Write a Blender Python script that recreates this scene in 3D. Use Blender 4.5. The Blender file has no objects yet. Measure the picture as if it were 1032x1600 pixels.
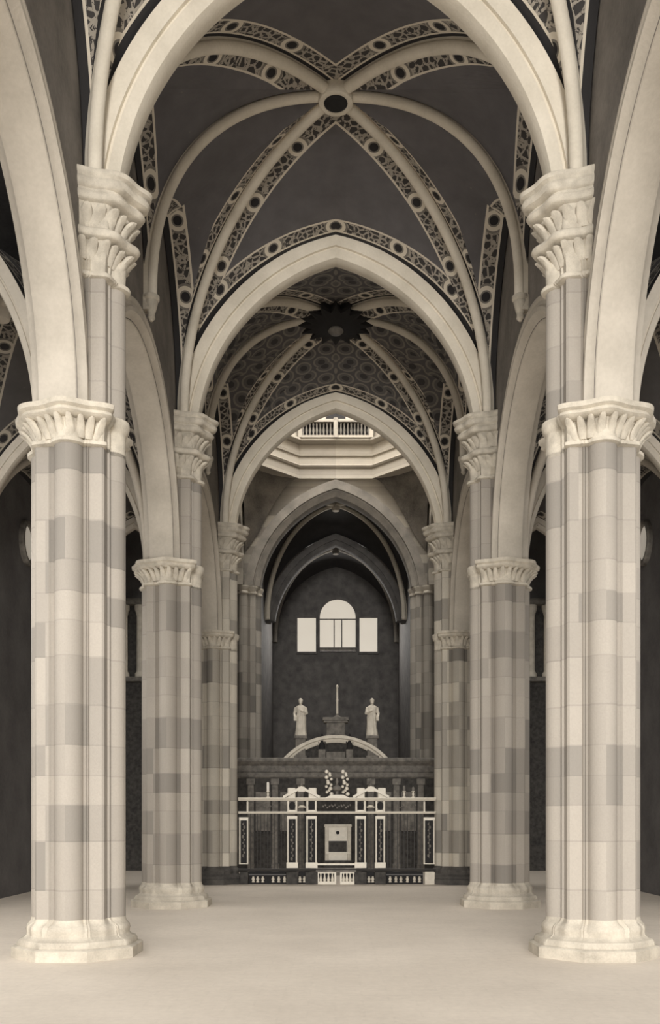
import bpy, math, random
from mathutils import Vector
random.seed(7)
C = bpy.context.scene.collection
PI = math.pi
S = 12.0            # vault springing
L = 8.4             # bay length
YP = [6.38, 14.78, 23.18, 31.58, 39.98]
AX = 4.07           # pier axis
WX = 3.9            # nave wall face
ZC = 8.38           # arcade springing

# ------------------------------------------------------------------ materials
def new_mat(name):
    m = bpy.data.materials.new(name); m.use_nodes = True
    nt = m.node_tree; b = nt.nodes['Principled BSDF']
    return m, nt, b
class NT:
    def __init__(s, nt): s.nt = nt
    def n(s, t, **kw):
        x = s.nt.nodes.new(t)
        for k, v in kw.items(): setattr(x, k, v)
        return x
    def put(s, sock, v):
        if v is None: return
        if hasattr(v, 'is_output'): s.nt.links.new(v, sock)
        else: sock.default_value = v
    def m(s, op, a, b=None, c=None, clamp=False):
        x = s.n('ShaderNodeMath', operation=op); x.use_clamp = clamp
        s.put(x.inputs[0], a); s.put(x.inputs[1], b); s.put(x.inputs[2], c)
        return x.outputs[0]
    def mix(s, f, a, b):
        x = s.n('ShaderNodeMix', data_type='RGBA')
        s.put(x.inputs['Factor'], f); s.put(x.inputs['A'], a); s.put(x.inputs['B'], b)
        return x.outputs['Result']
    def comb(s, x, y, z):
        c = s.n('ShaderNodeCombineXYZ'); s.put(c.inputs[0], x); s.put(c.inputs[1], y); s.put(c.inputs[2], z)
        return c.outputs[0]
    def noise(s, scale, vec=None, detail=4, rough=.55):
        x = s.n('ShaderNodeTexNoise'); x.inputs['Scale'].default_value = scale
        x.inputs['Detail'].default_value = detail; x.inputs['Roughness'].default_value = rough
        if vec is not None: s.put(x.inputs['Vector'], vec)
        return x.outputs['Fac']
    def pos(s): return s.n('ShaderNodeNewGeometry').outputs['Position']
    def sep(s, v):
        x = s.n('ShaderNodeSeparateXYZ'); s.put(x.inputs[0], v); return x.outputs
    def less(s, a, b): return s.m('LESS_THAN', a, b)
    def between(s, v, a, b): return s.m('MULTIPLY', s.m('GREATER_THAN', v, a), s.m('LESS_THAN', v, b))
    def ramp(s, f, stops):
        x = s.n('ShaderNodeValToRGB'); e = x.color_ramp.elements
        while len(e) < len(stops): e.new(.5)
        for k, (p, c) in enumerate(stops): e[k].position = p; e[k].color = c
        s.put(x.inputs[0], f); return x.outputs[0]
    def bump(s, h, strength, dist, bsdf):
        x = s.n('ShaderNodeBump'); x.inputs['Strength'].default_value = strength
        x.inputs['Distance'].default_value = dist; s.put(x.inputs['Height'], h)
        s.nt.links.new(x.outputs[0], bsdf.inputs['Normal'])

def srgb(r, g, b):
    if r > b: b = r-(r-b)*.62; g = r-(r-g)*.75
    f = lambda c: (c/255)/12.92 if c/255 <= .04045 else ((c/255+.055)/1.055)**2.4
    return (f(r), f(g), f(b), 1)

def plain_stone(name, lo, hi, scale=1.6, rough=.85, bump=.25):
    m, nt, b = new_mat(name); q = NT(nt)
    p = q.pos()
    n1 = q.noise(scale, p, 5); n2 = q.noise(scale*14, p, 3)
    f = q.m('ADD', q.m('MULTIPLY', n1, .75), q.m('MULTIPLY', n2, .25))
    col = q.ramp(f, [(.3, lo), (.68, hi)])
    nt.links.new(col, b.inputs['Base Color'])
    b.inputs['Roughness'].default_value = rough; b.inputs['Specular IOR Level'].default_value = .15
    q.bump(n2, bump, .02, b)
    return m

def block_stone(name, light, mid, dark, course=.56, pdark=.28):
    """courses of ashlar in two colours, each block with a tone of its own"""
    m, nt, b = new_mat(name); q = NT(nt)
    p = q.pos(); x, y, z = q.sep(p)
    tc = q.n('ShaderNodeTexCoord'); ox, oy, oz = q.sep(tc.outputs['Object'])
    loc = q.n('ShaderNodeObjectInfo').outputs['Location']; lx, ly, lz = q.sep(loc)
    ang = q.m('ARCTAN2', oy, ox)
    sector = q.m('FLOOR', q.m('MULTIPLY', ang, 12/(2*PI)))
    sector3 = q.m('FLOOR', q.m('MULTIPLY', q.m('ADD', ang, .6), 4/(2*PI)))
    # uneven courses
    zz = q.m('ADD', q.m('DIVIDE', z, course), q.m('MULTIPLY', q.m('SINE', q.m('MULTIPLY', z, 2.3)), .22))
    c = q.m('FLOOR', zz); fr = q.m('FRACT', zz)
    seed = q.m('ADD', q.m('MULTIPLY', lx, 1.7), q.m('MULTIPLY', ly, .77))
    def wn(a, bb):
        w = q.n('ShaderNodeTexWhiteNoise', noise_dimensions='3D'); q.put(w.inputs['Vector'], q.comb(a, bb, seed))
        return w.outputs['Value']
    r_block = wn(sector, c); r_course = wn(q.m('ADD', sector3, 50.0), c)
    band = q.m('LESS_THAN', r_course, pdark)
    tone = q.m('ADD', q.m('MULTIPLY', r_block, .55), q.m('MULTIPLY', q.noise(1.3, p, 5, .6), .45))
    cl = q.ramp(tone, [(.15, mid), (.75, light)])
    cd = q.mix(r_block, dark, mid)
    col = q.mix(q.m('MULTIPLY', band, .7), cl, cd)
    joint = q.m('LESS_THAN', fr, .035)
    col = q.mix(q.m('MULTIPLY', joint, .3), col, dark)
    grain = q.noise(38, p, 2)
    col = q.mix(q.m('MULTIPLY', q.m('SUBTRACT', grain, .35, clamp=True), .35), col, dark)
    nt.links.new(col, b.inputs['Base Color']); b.inputs['Roughness'].default_value = .72; b.inputs['Specular IOR Level'].default_value = .25
    q.bump(grain, .2, .02, b)
    return m

def vault_paint(name, base, pattern, band=True, lightness=1.0):
    """frescoed web: UV.x metres from the rib, UV.y metres from the crown"""
    m, nt, b = new_mat(name); q = NT(nt)
    uv = q.n('ShaderNodeUVMap').outputs[0]; u, v, _ = q.sep(uv)
    p = q.pos()
    light = srgb(222*lightness, 210*lightness, 182*lightness); mid = srgb(128*lightness, 121*lightness, 107*lightness)
    nz = q.noise(2.2, p, 5)
    col = q.mix(nz, base, tuple(min(1, c*1.9) for c in base[:3])+(1,))
    if pattern == 'stars':
        vo = q.n('ShaderNodeTexVoronoi'); vo.inputs['Scale'].default_value = 1.9; q.put(vo.inputs['Vector'], p)
        col = q.mix(q.m('MULTIPLY', q.less(vo.outputs['Distance'], .045), .55), col, mid)
    if pattern == 'scales':
        # interlaced circles in staggered rows
        P, H = .62, .54
        row = q.m('FLOOR', q.m('DIVIDE', v, H))
        sh = q.m('MULTIPLY', q.m('FRACT', q.m('MULTIPLY', row, .5)), P)
        cu = q.m('SUBTRACT', q.m('PINGPONG', q.m('ADD', u, sh), P/2), P/4)
        cu = q.m('SUBTRACT', q.m('FLOORED_MODULO', q.m('ADD', u, sh), P), P/2)
        cv = q.m('SUBTRACT', q.m('FLOORED_MODULO', v, H), H/2)
        r = q.m('SQRT', q.m('ADD', q.m('MULTIPLY', cu, cu), q.m('MULTIPLY', cv, cv)))
        ring = q.between(r, .215, .275)
        col = q.mix(q.m('MULTIPLY', ring, .85), col, srgb(140, 132, 116))
        col = q.mix(q.m('MULTIPLY', q.less(r, .12), .6), col, srgb(45, 43, 45))
        col = q.mix(q.m('MULTIPLY', q.between(r, .12, .215), .25), col, mid)
    if band:
        a0, a1, uc = .16, .56, .36
        sp = q.noise(15, p, 3, .7)
        vo = q.n('ShaderNodeTexVoronoi', feature='DISTANCE_TO_EDGE'); vo.inputs['Scale'].default_value = 6.5; q.put(vo.inputs['Vector'], p)
        scroll = q.m('MULTIPLY', q.m('LESS_THAN', vo.outputs['Distance'], .13), q.m('GREATER_THAN', sp, .42))
        bcol = q.mix(scroll, srgb(66*lightness, 62*lightness, 60*lightness), srgb(170*lightness, 160*lightness, 140*lightness))
        P = 1.55
        dv = q.m('SUBTRACT', q.m('FLOORED_MODULO', q.m('ADD', v, P/2), P), P/2)
        du = q.m('SUBTRACT', u, uc)
        r = q.m('SQRT', q.m('ADD', q.m('MULTIPLY', du, du), q.m('MULTIPLY', dv, dv)))
        bcol = q.mix(q.less(r, .27), bcol, mid)
        bcol = q.mix(q.between(r, .135, .22), bcol, light)
        bcol = q.mix(q.less(r, .1), bcol, srgb(42, 40, 42))
        edge = q.m('MAXIMUM', q.between(u, a0, a0+.045), q.between(u, a1-.05, a1))
        rr = q.m('MULTIPLY', edge, q.m('GREATER_THAN', r, .2))
        bcol = q.mix(rr, bcol, light)
        col = q.mix(q.between(u, a0, a1), col, bcol)
        col = q.mix(q.less(u, a0), col, srgb(48, 46, 47))
    nt.links.new(col, b.inputs['Base Color']); b.inputs['Roughness'].default_value = .9
    return m

def flat_mat(name, col, rough=.6, metal=0):
    m, nt, b = new_mat(name); q = NT(nt)
    n = q.noise(9, q.pos(), 3)
    c2 = tuple(c*.72 for c in col[:3])+(1,)
    nt.links.new(q.mix(n, c2, col), b.inputs['Base Color'])
    b.inputs['Roughness'].default_value = rough; b.inputs['Metallic'].default_value = metal
    return m

LIGHT = srgb(175, 165, 147); MIDL = srgb(160, 151, 135); DARKB = srgb(128, 122, 111)
M_PIER = block_stone('pier_ashlar', LIGHT, MIDL, DARKB)
M_PIER_FAR = block_stone('grey_pier_ashlar', srgb(205, 195, 170), srgb(168, 159, 140), srgb(112, 107, 98), pdark=.36)
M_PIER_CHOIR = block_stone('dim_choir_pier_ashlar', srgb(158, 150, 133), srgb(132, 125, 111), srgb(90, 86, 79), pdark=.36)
M_RIB = plain_stone('rib_stone', srgb(212, 201, 173), srgb(236, 225, 198))
M_CAP = plain_stone('carved_capital_stone', srgb(176, 166, 143), srgb(222, 211, 184), 5)
M_BASE = plain_stone('pier_base_stone', srgb(168, 158, 136), srgb(214, 203, 177), 2.5)
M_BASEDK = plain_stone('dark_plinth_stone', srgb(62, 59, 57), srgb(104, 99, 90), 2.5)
M_ARCH = plain_stone('arcade_arch_stone', srgb(186, 176, 154), srgb(214, 203, 180), 1.2)
M_WALL = plain_stone('nave_wall_plaster', srgb(104, 99, 92), srgb(146, 138, 126), 1.0)
M_CROSS = block_stone('crossing_ashlar', srgb(190, 180, 157), srgb(158, 149, 131), srgb(104, 99, 90), course=.42, pdark=.34)
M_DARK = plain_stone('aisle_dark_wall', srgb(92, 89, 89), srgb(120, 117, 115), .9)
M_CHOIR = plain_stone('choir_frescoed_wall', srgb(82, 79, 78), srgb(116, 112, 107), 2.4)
M_WEB_STAR = vault_paint('starry_vault_fresco', srgb(86, 83, 85), 'stars')
M_WEB_STARP = vault_paint('plain_starry_vault_fresco', srgb(86, 83, 85), 'stars', band=False)
M_WEB_SC = vault_paint('scale_patterned_vault_fresco', srgb(80, 77, 77), 'scales')
M_WEB_SCP = vault_paint('plain_scale_vault_fresco', srgb(80, 77, 77), 'scales', band=False)
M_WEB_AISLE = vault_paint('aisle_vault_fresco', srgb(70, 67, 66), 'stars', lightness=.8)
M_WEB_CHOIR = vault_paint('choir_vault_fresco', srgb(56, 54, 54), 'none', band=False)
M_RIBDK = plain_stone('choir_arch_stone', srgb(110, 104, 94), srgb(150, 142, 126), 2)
M_SQUINCH = plain_stone('squinch_fresco', srgb(74, 71, 67), srgb(138, 130, 116), 1.1)
M_MARBLE = plain_stone('pale_marble', srgb(190, 180, 156), srgb(226, 216, 192), 4, .5)
M_GREYM = plain_stone('grey_carved_marble', srgb(84, 80, 74), srgb(138, 131, 117), 5, .6)
M_SCREEN = plain_stone('dark_carved_screen', srgb(48, 46, 45), srgb(86, 82, 75), 7, .6, .6)
M_BRASS = flat_mat('pale_gilded_metal', srgb(236, 226, 200), .5, 0)
M_IRON = flat_mat('dark_wrought_iron', srgb(74, 71, 68), .5, .3)
M_BLACK = flat_mat('dark_recess', srgb(40, 38, 39), .9)
M_WAX = flat_mat('white_wax', srgb(245, 238, 220), .5)

def floor_mat():
    m, nt, b = new_mat('worn_stone_floor'); q = NT(nt)
    p = q.pos(); x, y, z = q.sep(p)
    n1 = q.noise(.55, p, 6, .6); n2 = q.noise(9, p, 4, .65)
    f = q.m('ADD', q.m('MULTIPLY', n1, .6), q.m('MULTIPLY', n2, .4))
    col = q.ramp(f, [(.3, srgb(212, 198, 174)), (.7, srgb(236, 222, 197))])
    br = q.n('ShaderNodeTexBrick'); br.inputs['Scale'].default_value = .8
    br.inputs['Color1'].default_value = (1, 1, 1, 1); br.inputs['Color2'].default_value = (.9, .9, .9, 1)
    br.inputs['Mortar'].default_value = (.72, .72, .72, 1); br.inputs['Mortar Size'].default_value = .012
    q.put(br.inputs['Vector'], p)
    x = q.n('ShaderNodeMix', data_type='RGBA', blend_type='MULTIPLY')
    x.inputs['Factor'].default_value = .12
    nt.links.new(col, x.inputs['A']); nt.links.new(br.outputs['Color'], x.inputs['B'])
    nt.links.new(x.outputs['Result'], b.inputs['Base Color'])
    b.inputs['Roughness'].default_value = .8
    q.bump(n2, .12, .02, b)
    return m
M_FLOOR = floor_mat()

def glow_mat(name, col, strength):
    m, nt, b = new_mat(name); q = NT(nt)
    b.inputs['Base Color'].default_value = col; b.inputs['Roughness'].default_value = .3
    n = q.noise(1.7, q.pos(), 4)
    c = q.mix(n, tuple(k*.72 for k in col[:3])+(1,), col)
    nt.links.new(c, b.inputs['Emission Color']); b.inputs['Emission Strength'].default_value = strength
    return m
M_GLOW = glow_mat('daylit_glass', srgb(236, 224, 196), .23)
M_GLOW2 = glow_mat('daylit_side_glass', srgb(226, 214, 188), .16)

# ------------------------------------------------------------------ mesh helpers
class MB:
    def __init__(s): s.v = []; s.f = []; s.uv = []; s.hasuv = False
    def add(s, verts, faces, uvs=None):
        o = len(s.v); s.v += [tuple(v) for v in verts]; s.f += [tuple(i+o for i in f) for f in faces]
        if uvs: s.hasuv = True; s.uv += uvs
        else: s.uv += [(0, 0)]*len(verts)
        return s
    def box(s, x0, x1, y0, y1, z0, z1):
        v = [(x, y, z) for x in (x0, x1) for y in (y0, y1) for z in (z0, z1)]
        return s.add(v, [(0, 1, 3, 2), (4, 6, 7, 5), (0, 4, 5, 1), (2, 3, 7, 6), (0, 2, 6, 4), (1, 5, 7, 3)])
    def bbox(s, x0, x1, y0, y1, z0, z1, b=.02):
        """box with chamfered vertical and top edges"""
        def ring(i, z): return [(x0+i+b, y0+i, z), (x1-i-b, y0+i, z), (x1-i, y0+i+b, z), (x1-i, y1-i-b, z), (x1-i-b, y1-i, z), (x0+i+b, y1-i, z), (x0+i, y1-i-b, z), (x0+i, y0+i+b, z)]
        return s.loft([ring(0, z0), ring(0, z1-b), ring(b, z1)])
    def loft(s, rings, cap=True, closed=True):
        n = len(rings[0]); v = [p for r in rings for p in r]; f = []
        for i in range(len(rings)-1):
            for j in range(n if closed else n-1):
                k = (j+1) % n
                f.append((i*n+j, i*n+k, (i+1)*n+k, (i+1)*n+j))
        if cap and closed:
            f.append(tuple(range(n-1, -1, -1))); f.append(tuple((len(rings)-1)*n+j for j in range(n)))
        return s.add(v, f)
    def lathe(s, prof, cx=0, cy=0, cz=0, n=14):
        return s.loft([[(cx+r*math.cos(2*PI*j/n), cy+r*math.sin(2*PI*j/n), cz+z) for j in range(n)] for r, z in prof])
    def tube(s, a, b, r0, r1=None, n=8):
        r1 = r0 if r1 is None else r1
        a = Vector(a); b = Vector(b); d = (b-a).normalized()
        u = d.orthogonal().normalized(); w = d.cross(u)
        return s.loft([[a+(u*math.cos(2*PI*j/n)+w*math.sin(2*PI*j/n))*r0 for j in range(n)],
                       [b+(u*math.cos(2*PI*j/n)+w*math.sin(2*PI*j/n))*r1 for j in range(n)]])
    def ball(s, c, r, n=10, sz=1.0):
        rings = []
        for i in range(1, 8):
            t = PI*i/8
            rings.append([(c[0]+r*math.sin(t)*math.cos(2*PI*j/n), c[1]+r*math.sin(t)*math.sin(2*PI*j/n), c[2]-r*sz*math.cos(t)) for j in range(n)])
        return s.loft(rings)
    def build(s, name, mat, parent=None, smooth=None):
        me = bpy.data.meshes.new(name); me.from_pydata(s.v, [], s.f); me.validate()
        if s.hasuv:
            l = me.uv_layers.new(name='UVMap')
            for lp in me.loops: l.data[lp.index].uv = s.uv[lp.vertex_index]
        me.materials.append(mat)
        import bmesh as bm_
        b = bm_.new(); b.from_mesh(me); bm_.ops.recalc_face_normals(b, faces=b.faces); b.to_mesh(me); b.free()
        if smooth:
            for p in me.polygons: p.use_smooth = True
            me.set_sharp_from_angle(angle=math.radians(smooth))
        o = bpy.data.objects.new(name, me); C.objects.link(o)
        if parent: o.parent = parent
        return o

def thing(name, label, cat, loc=(0, 0, 0), group=None):
    o = bpy.data.objects.new(name, None); C.objects.link(o); o.location = loc
    o['label'] = label; o['category'] = cat; o.empty_display_size = .2
    if group: o['group'] = group
    return o
def tag(o, label, cat, group=None):
    o['label'] = label; o['category'] = cat
    if group: o['group'] = group
    return o
def struct(o): o['kind'] = 'structure'; return o
def copy_tree(o, parent=None):
    c = o.copy(); C.objects.link(c)
    if parent: c.parent = parent
    for ch in list(o.children): copy_tree(ch, c)
    return c
def bake(mb, loc):
    mb.v = [(x-loc[0], y-loc[1], z-loc[2]) for x, y, z in mb.v]; return mb

# ------------------------------------------------------------------ arcs and sweeps
def half_arc(p0, p1, n=28, drop=0.0, p=None):
    """springing p0 to crown p1: pointed when it rises more than it runs, else elliptical"""
    p0 = Vector(p0); p1 = Vector(p1); run = (p0.xy-p1.xy).length; rise = p1.z-p0.z
    out = []
    e = 1 if p is None else 2/p
    if p is None and rise > run*1.001:      # centre of the arc lies `drop` below the springing
        c = (rise**2+2*rise*drop-run**2)/(2*run); R = math.hypot(run+c, drop)
        t0 = math.asin(drop/R); t1 = PI-math.acos(-c/R) if c < 0 else math.acos(c/R)
        hz = [(R*math.cos(t0+(t1-t0)*i/n)-c, R*math.sin(t0+(t1-t0)*i/n)-drop) for i in range(n+1)]
    else:
        hz = [(run*max(0, math.cos(PI/2*i/n))**e, rise*math.sin(PI/2*i/n)**e) for i in range(n+1)]
        hz[-1] = (0.0, rise)
    for h, z in hz:
        k = h/run; out.append(Vector((p1.x+(p0.x-p1.x)*k, p1.y+(p0.y-p1.y)*k, p0.z+z)))
    return out
def sweep(mb, pts, prof, mitre=False):
    """profile (side, down) swept along pts lying in one vertical plane"""
    d = (pts[-1]-pts[0]); side = Vector((-d.y, d.x, 0)).normalized()
    rings = []
    for i, p in enumerate(pts):
        t = (pts[min(i+1, len(pts)-1)]-pts[max(i-1, 0)]).normalized()
        nrm = side.cross(t).normalized()
        if nrm.dot(Vector((d.x, d.y, 0))) < 0 and abs(t.z) > .5: nrm = -nrm
        elif abs(t.z) <= .5 and nrm.z > 0: nrm = -nrm
        if i == 0: nrm = Vector((d.x, d.y, 0)).normalized()
        rings.append([p+side*a+nrm*b for a, b in prof])
        if mitre and i == len(pts)-1:       # cut both halves of a pointed arch on the crown line
            dh = Vector((d.x, d.y, 0)).normalized()
            rings[-1] = [v-t*((v-p).dot(dh)/t.dot(dh)) for v in rings[-1]]
    mb.loft(rings); return mb
def arch_pts(pa, pb, crown, n=28):
    a = half_arc(pa, crown, n); b = half_arc(pb, crown, n); return a, b
def web(mb, A, B, offA=0.0, offB=0.0, m=10, which='AB'):
    """ruled web between two half ribs, split at mid width so each half is measured from its own rib"""
    n = len(A)
    def arcl(P):
        s = [0.0]
        for i in range(n-1, 0, -1): s.append(s[-1]+(P[i]-P[i-1]).length)
        return s[::-1]
    for P, Q, off, key in ((A, B, offA, 'A'), (B, A, offB, 'B')):
        if key not in which: continue
        s = arcl(P); vs = []; uv = []; fs = []
        for i in range(n):
            t = (P[min(i+1, n-1)]-P[max(i-1, 0)]).normalized()
            d = Q[i]-P[i]; al = d.dot(t); w = (d-t*al).length
            for j in range(m+1):
                k = .5*j/m; vs.append(P[i].lerp(Q[i], k)); uv.append((k*w-off, s[i]-k*al))
        for i in range(n-1):
            for j in range(m):
                a = i*(m+1)+j; fs.append((a, a+1, a+m+2, a+m+1))
        mb.add(vs, fs, uv)

DIAG = [(-.07, -.06), (-.07, .05)] + [(.112*math.cos(t), .13+.112*math.sin(t)) for t in [math.radians(x) for x in range(220, -41, -26)]] + [(.07, .05), (.07, -.06)]
MIDR = [(a*.92, b*.95) for a, b in DIAG]
TRANS = [(-.33, -.08), (-.33, .2), (-.27, .21), (-.27, .25), (-.31, .265), (-.26, .33), (-.2, .42), (-.1, .45), (.1, .45), (.2, .42), (.26, .33), (.31, .265), (.27, .25), (.27, .21), (.33, .2), (.33, -.08)]
TRANS_S = [(a*.6, b*.6) for a, b in TRANS]

# ------------------------------------------------------------------ pier
def pier_profile():
    """quadrant of the plan: half column on each face, square shafts at the corners"""
    q = []
    for i in range(0, 9):
        t = PI/2*i/8; q.append((.53+.21*math.cos(t), .215*math.sin(t)))
    q += [(.53, .255), (.565, .265), (.565, .30), (.53, .31), (.53, .50), (.50, .53)]
    mir = [(b, a) for a, b in q[::-1]]
    quad = q + mir[1:-1]
    sub = []
    for (xa, ya), (xb, yb_) in zip(quad, quad[1:]+[(-quad[0][1], quad[0][0])]):
        n = max(1, int(math.hypot(xb-xa, yb_-ya)/.045))
        sub += [(xa+(xb-xa)*i/n, ya+(yb_-ya)*i/n) for i in range(n)]
    quad = sub
    pts = []
    for k in range(4):
        c, s = [(1, 0), (0, 1), (-1, 0), (0, -1)][k]
        pts += [(c*x-s*y, s*x+c*y) for x, y in quad]
    # polar, sorted
    pol = sorted({(round(math.atan2(y, x), 5), round(math.hypot(x, y), 5)) for x, y in pts})
    return pol
POL = pier_profile()
def ring(z, off, half=False, naveoff=None):
    r_ = []
    for t, r in POL:
        if half and abs(t) > 1.75: continue
        o = off
        if naveoff is not None:
            k = min(1, max(0, (abs(t)-.62)/.12)); o = naveoff+(off-naveoff)*k
        lk = min(1, max(0, o-.01)/.09); r = r*(1-lk)+(.70+.04*math.cos(8*t))*lk
        # the wall shaft's capital swells towards the nave more than along the wall
        r_.append(((r+o)*math.cos(t), (r+o*(.3 if half else 1))*math.sin(t)*(.86 if half else 1), z))
    return r_
def soft(r0, amt):      # blend radius towards round, for plinths
    return r0
def leaf(mb, t, r, z, w, h, out):
    """fleshy leaf rising from the neck and curling over into a knob at its tip"""
    c, s_ = math.cos(t), math.sin(t); rings = []; n = 8
    for k, wk, th in ((0, .75, .03), (.2, .95, .045), (.45, 1.0, .05), (.68, .9, .06), (.84, .78, .085), (.96, .6, .08), (1.02, .3, .04)):
        rad = r-.01+out*k**1.8; zz = z+h*k; rings.append([])
        for j in range(n):
            a = 2*PI*j/n; lat = w*.5*wk*math.cos(a); rr = rad+th*math.sin(a)
            rings[-1].append((c*rr-s_*lat, s_*rr+c*lat, zz))
    mb.loft(rings)
def rad_at(t):
    best = min(POL, key=lambda p: abs(p[0]-t)); return best[1]
def leaf_tier(mb, z, h, w, off, out, t0, t1, step, shift=0, sq=1):
    first = len(mb.v)
    n = int((t1-t0)/step)
    for i in range(n+1):
        t = t0+(t1-t0)*i/n+shift
        tt = (t+PI) % (2*PI)-PI
        leaf(mb, tt, rad_at(tt)*.55+.74*.45-.04+off, z, w, h, out)
    mb.v[first:] = [(x, y*sq, z_) for x, y, z_ in mb.v[first:]]

def make_pier(x, y, flip, label, mats):
    m_sh, m_base = mats
    t = thing('stone_pier', label, 'pier', (x, y, 0), 'compound piers along the nave')
    b = MB()
    def sq(r, z, k): # polar ring blended towards an octagon of half size r
        out = []
        for a, rr in POL:
            oc = r/max(math.cos((a+PI/8) % (PI/4)-PI/8), .1)
            out.append(((rr*(1-k)+oc*k)*math.cos(a), (rr*(1-k)+oc*k)*math.sin(a), z))
        return out
    b.loft([sq(.94, 0, 1), sq(.94, .16, 1), sq(.92, .18, 1), sq(.9, .19, .9), sq(.915, .235, .85), sq(.905, .28, .8), sq(.85, .30, .75),
            sq(.82, .345, .65), sq(.83, .40, .6), sq(.86, .43, .55), sq(.855, .48, .5), sq(.83, .51, .4), sq(.80, .54, .2), sq(.8, .60, .0)])
    b.build('base', m_base, t, 35)
    MB().loft([ring(z, 0) for z in (.58, 2.4, 4.2, 6.0, 7.86)]).build('shaft', m_sh, t, 35)
    # arcade capital, only a string moulding on the nave side
    c = MB().loft([ring(7.80, .0, naveoff=.0), ring(7.82, .06, naveoff=.0), ring(7.87, .06, naveoff=.0), ring(7.89, .0, naveoff=.0), ring(8.0, .0, naveoff=0), ring(8.17, .03, naveoff=.0),
                   ring(8.19, .15, naveoff=.015), ring(8.23, .2, naveoff=.05), ring(8.28, .18, naveoff=.06), ring(8.31, .24, naveoff=.07), ring(8.38, .25, naveoff=.06), ring(8.385, .1, naveoff=0)])
    cap = c.build('arcade_capital', M_CAP, t, 40)
    lv = MB(); leaf_tier(lv, 7.91, .28, .15, .0, .17, .85, 2*PI-.85, .2)
    lv.build('leaf_ring', M_CAP, cap, 40)
    # wall shaft to the vault
    MB().loft([ring(z, 0, True) for z in (8.36, 9.4, 10.5)]).build('wall_shaft', m_sh, t, 35)
    up = MB().loft([ring(z, o, True) for z, o in ((10.42, 0), (10.44, .07), (10.47, .085), (10.50, .07), (10.515, .0), (10.62, .0), (11.0, .03),
                    (11.02, .15), (11.035, .2), (11.08, .235), (11.125, .22), (11.15, .15), (11.165, .05), (11.3, .05), (11.54, .09),
                    (11.56, .24), (11.575, .28), (11.62, .315), (11.67, .29), (11.685, .235), (11.72, .235), (11.735, .30), (11.76, .36), (11.82, .39), (11.865, .37), (11.88, .33), (11.895, .34), (11.92, .41), (11.98, .43), (12.0, .40))])
    uc = up.build('vault_capital', M_CAP, t, 40)
    lv = MB(); leaf_tier(lv, 10.70, .27, .2, .0, .16, -1.3, 1.3, .235, 0, .8); lv.build('leaf_ring', M_CAP, uc, 40)
    lv = MB(); leaf_tier(lv, 11.19, .29, .225, .05, .17, -1.3, 1.3, .26, .1, .8); lv.build('leaf_ring', M_CAP, uc, 40)
    if flip: t.rotation_euler.z = PI
    return t

near = {1: 'nearest', 2: 'second', 3: 'third and farthest full'}
protos = {}
for i in (1, 2, 3):
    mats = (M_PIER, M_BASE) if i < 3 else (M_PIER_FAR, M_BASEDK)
    for sd, nm in ((-1, 'left'), (1, 'right')):
        lab = {1: f'nearest and largest banded stone pier on the {nm} of the nave',
               2: f'second banded stone pier on the {nm}, behind the nearest pier',
               3: f'third grey banded stone pier on the {nm}, beside the metal screen'}[i]
        key = 'n' if i < 3 else 'f'
        if key not in protos:
            t = make_pier(sd*AX, YP[i], sd > 0, lab, mats); protos[key] = t
        else:
            t = copy_tree(protos[key]); t.location = (sd*AX, YP[i], 0); t.rotation_euler.z = PI if sd > 0 else 0; t['label'] = lab
# far crossing piers at the choir arch
def make_choir_pier(sd, nm):
    t = thing('stone_pier', f'far grey pier on the {nm} carrying the arch into the dark choir', 'pier', (sd*3.92, YP[4], 0), 'compound piers along the nave')
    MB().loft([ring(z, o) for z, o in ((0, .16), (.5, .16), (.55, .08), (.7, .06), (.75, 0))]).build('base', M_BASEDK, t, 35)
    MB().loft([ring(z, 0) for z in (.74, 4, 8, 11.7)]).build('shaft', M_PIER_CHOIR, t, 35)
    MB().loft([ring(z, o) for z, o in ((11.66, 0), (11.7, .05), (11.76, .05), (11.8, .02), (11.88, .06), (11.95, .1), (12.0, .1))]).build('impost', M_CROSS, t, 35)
    return t
make_choir_pier(-1, 'left'); make_choir_pier(1, 'right')

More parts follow.
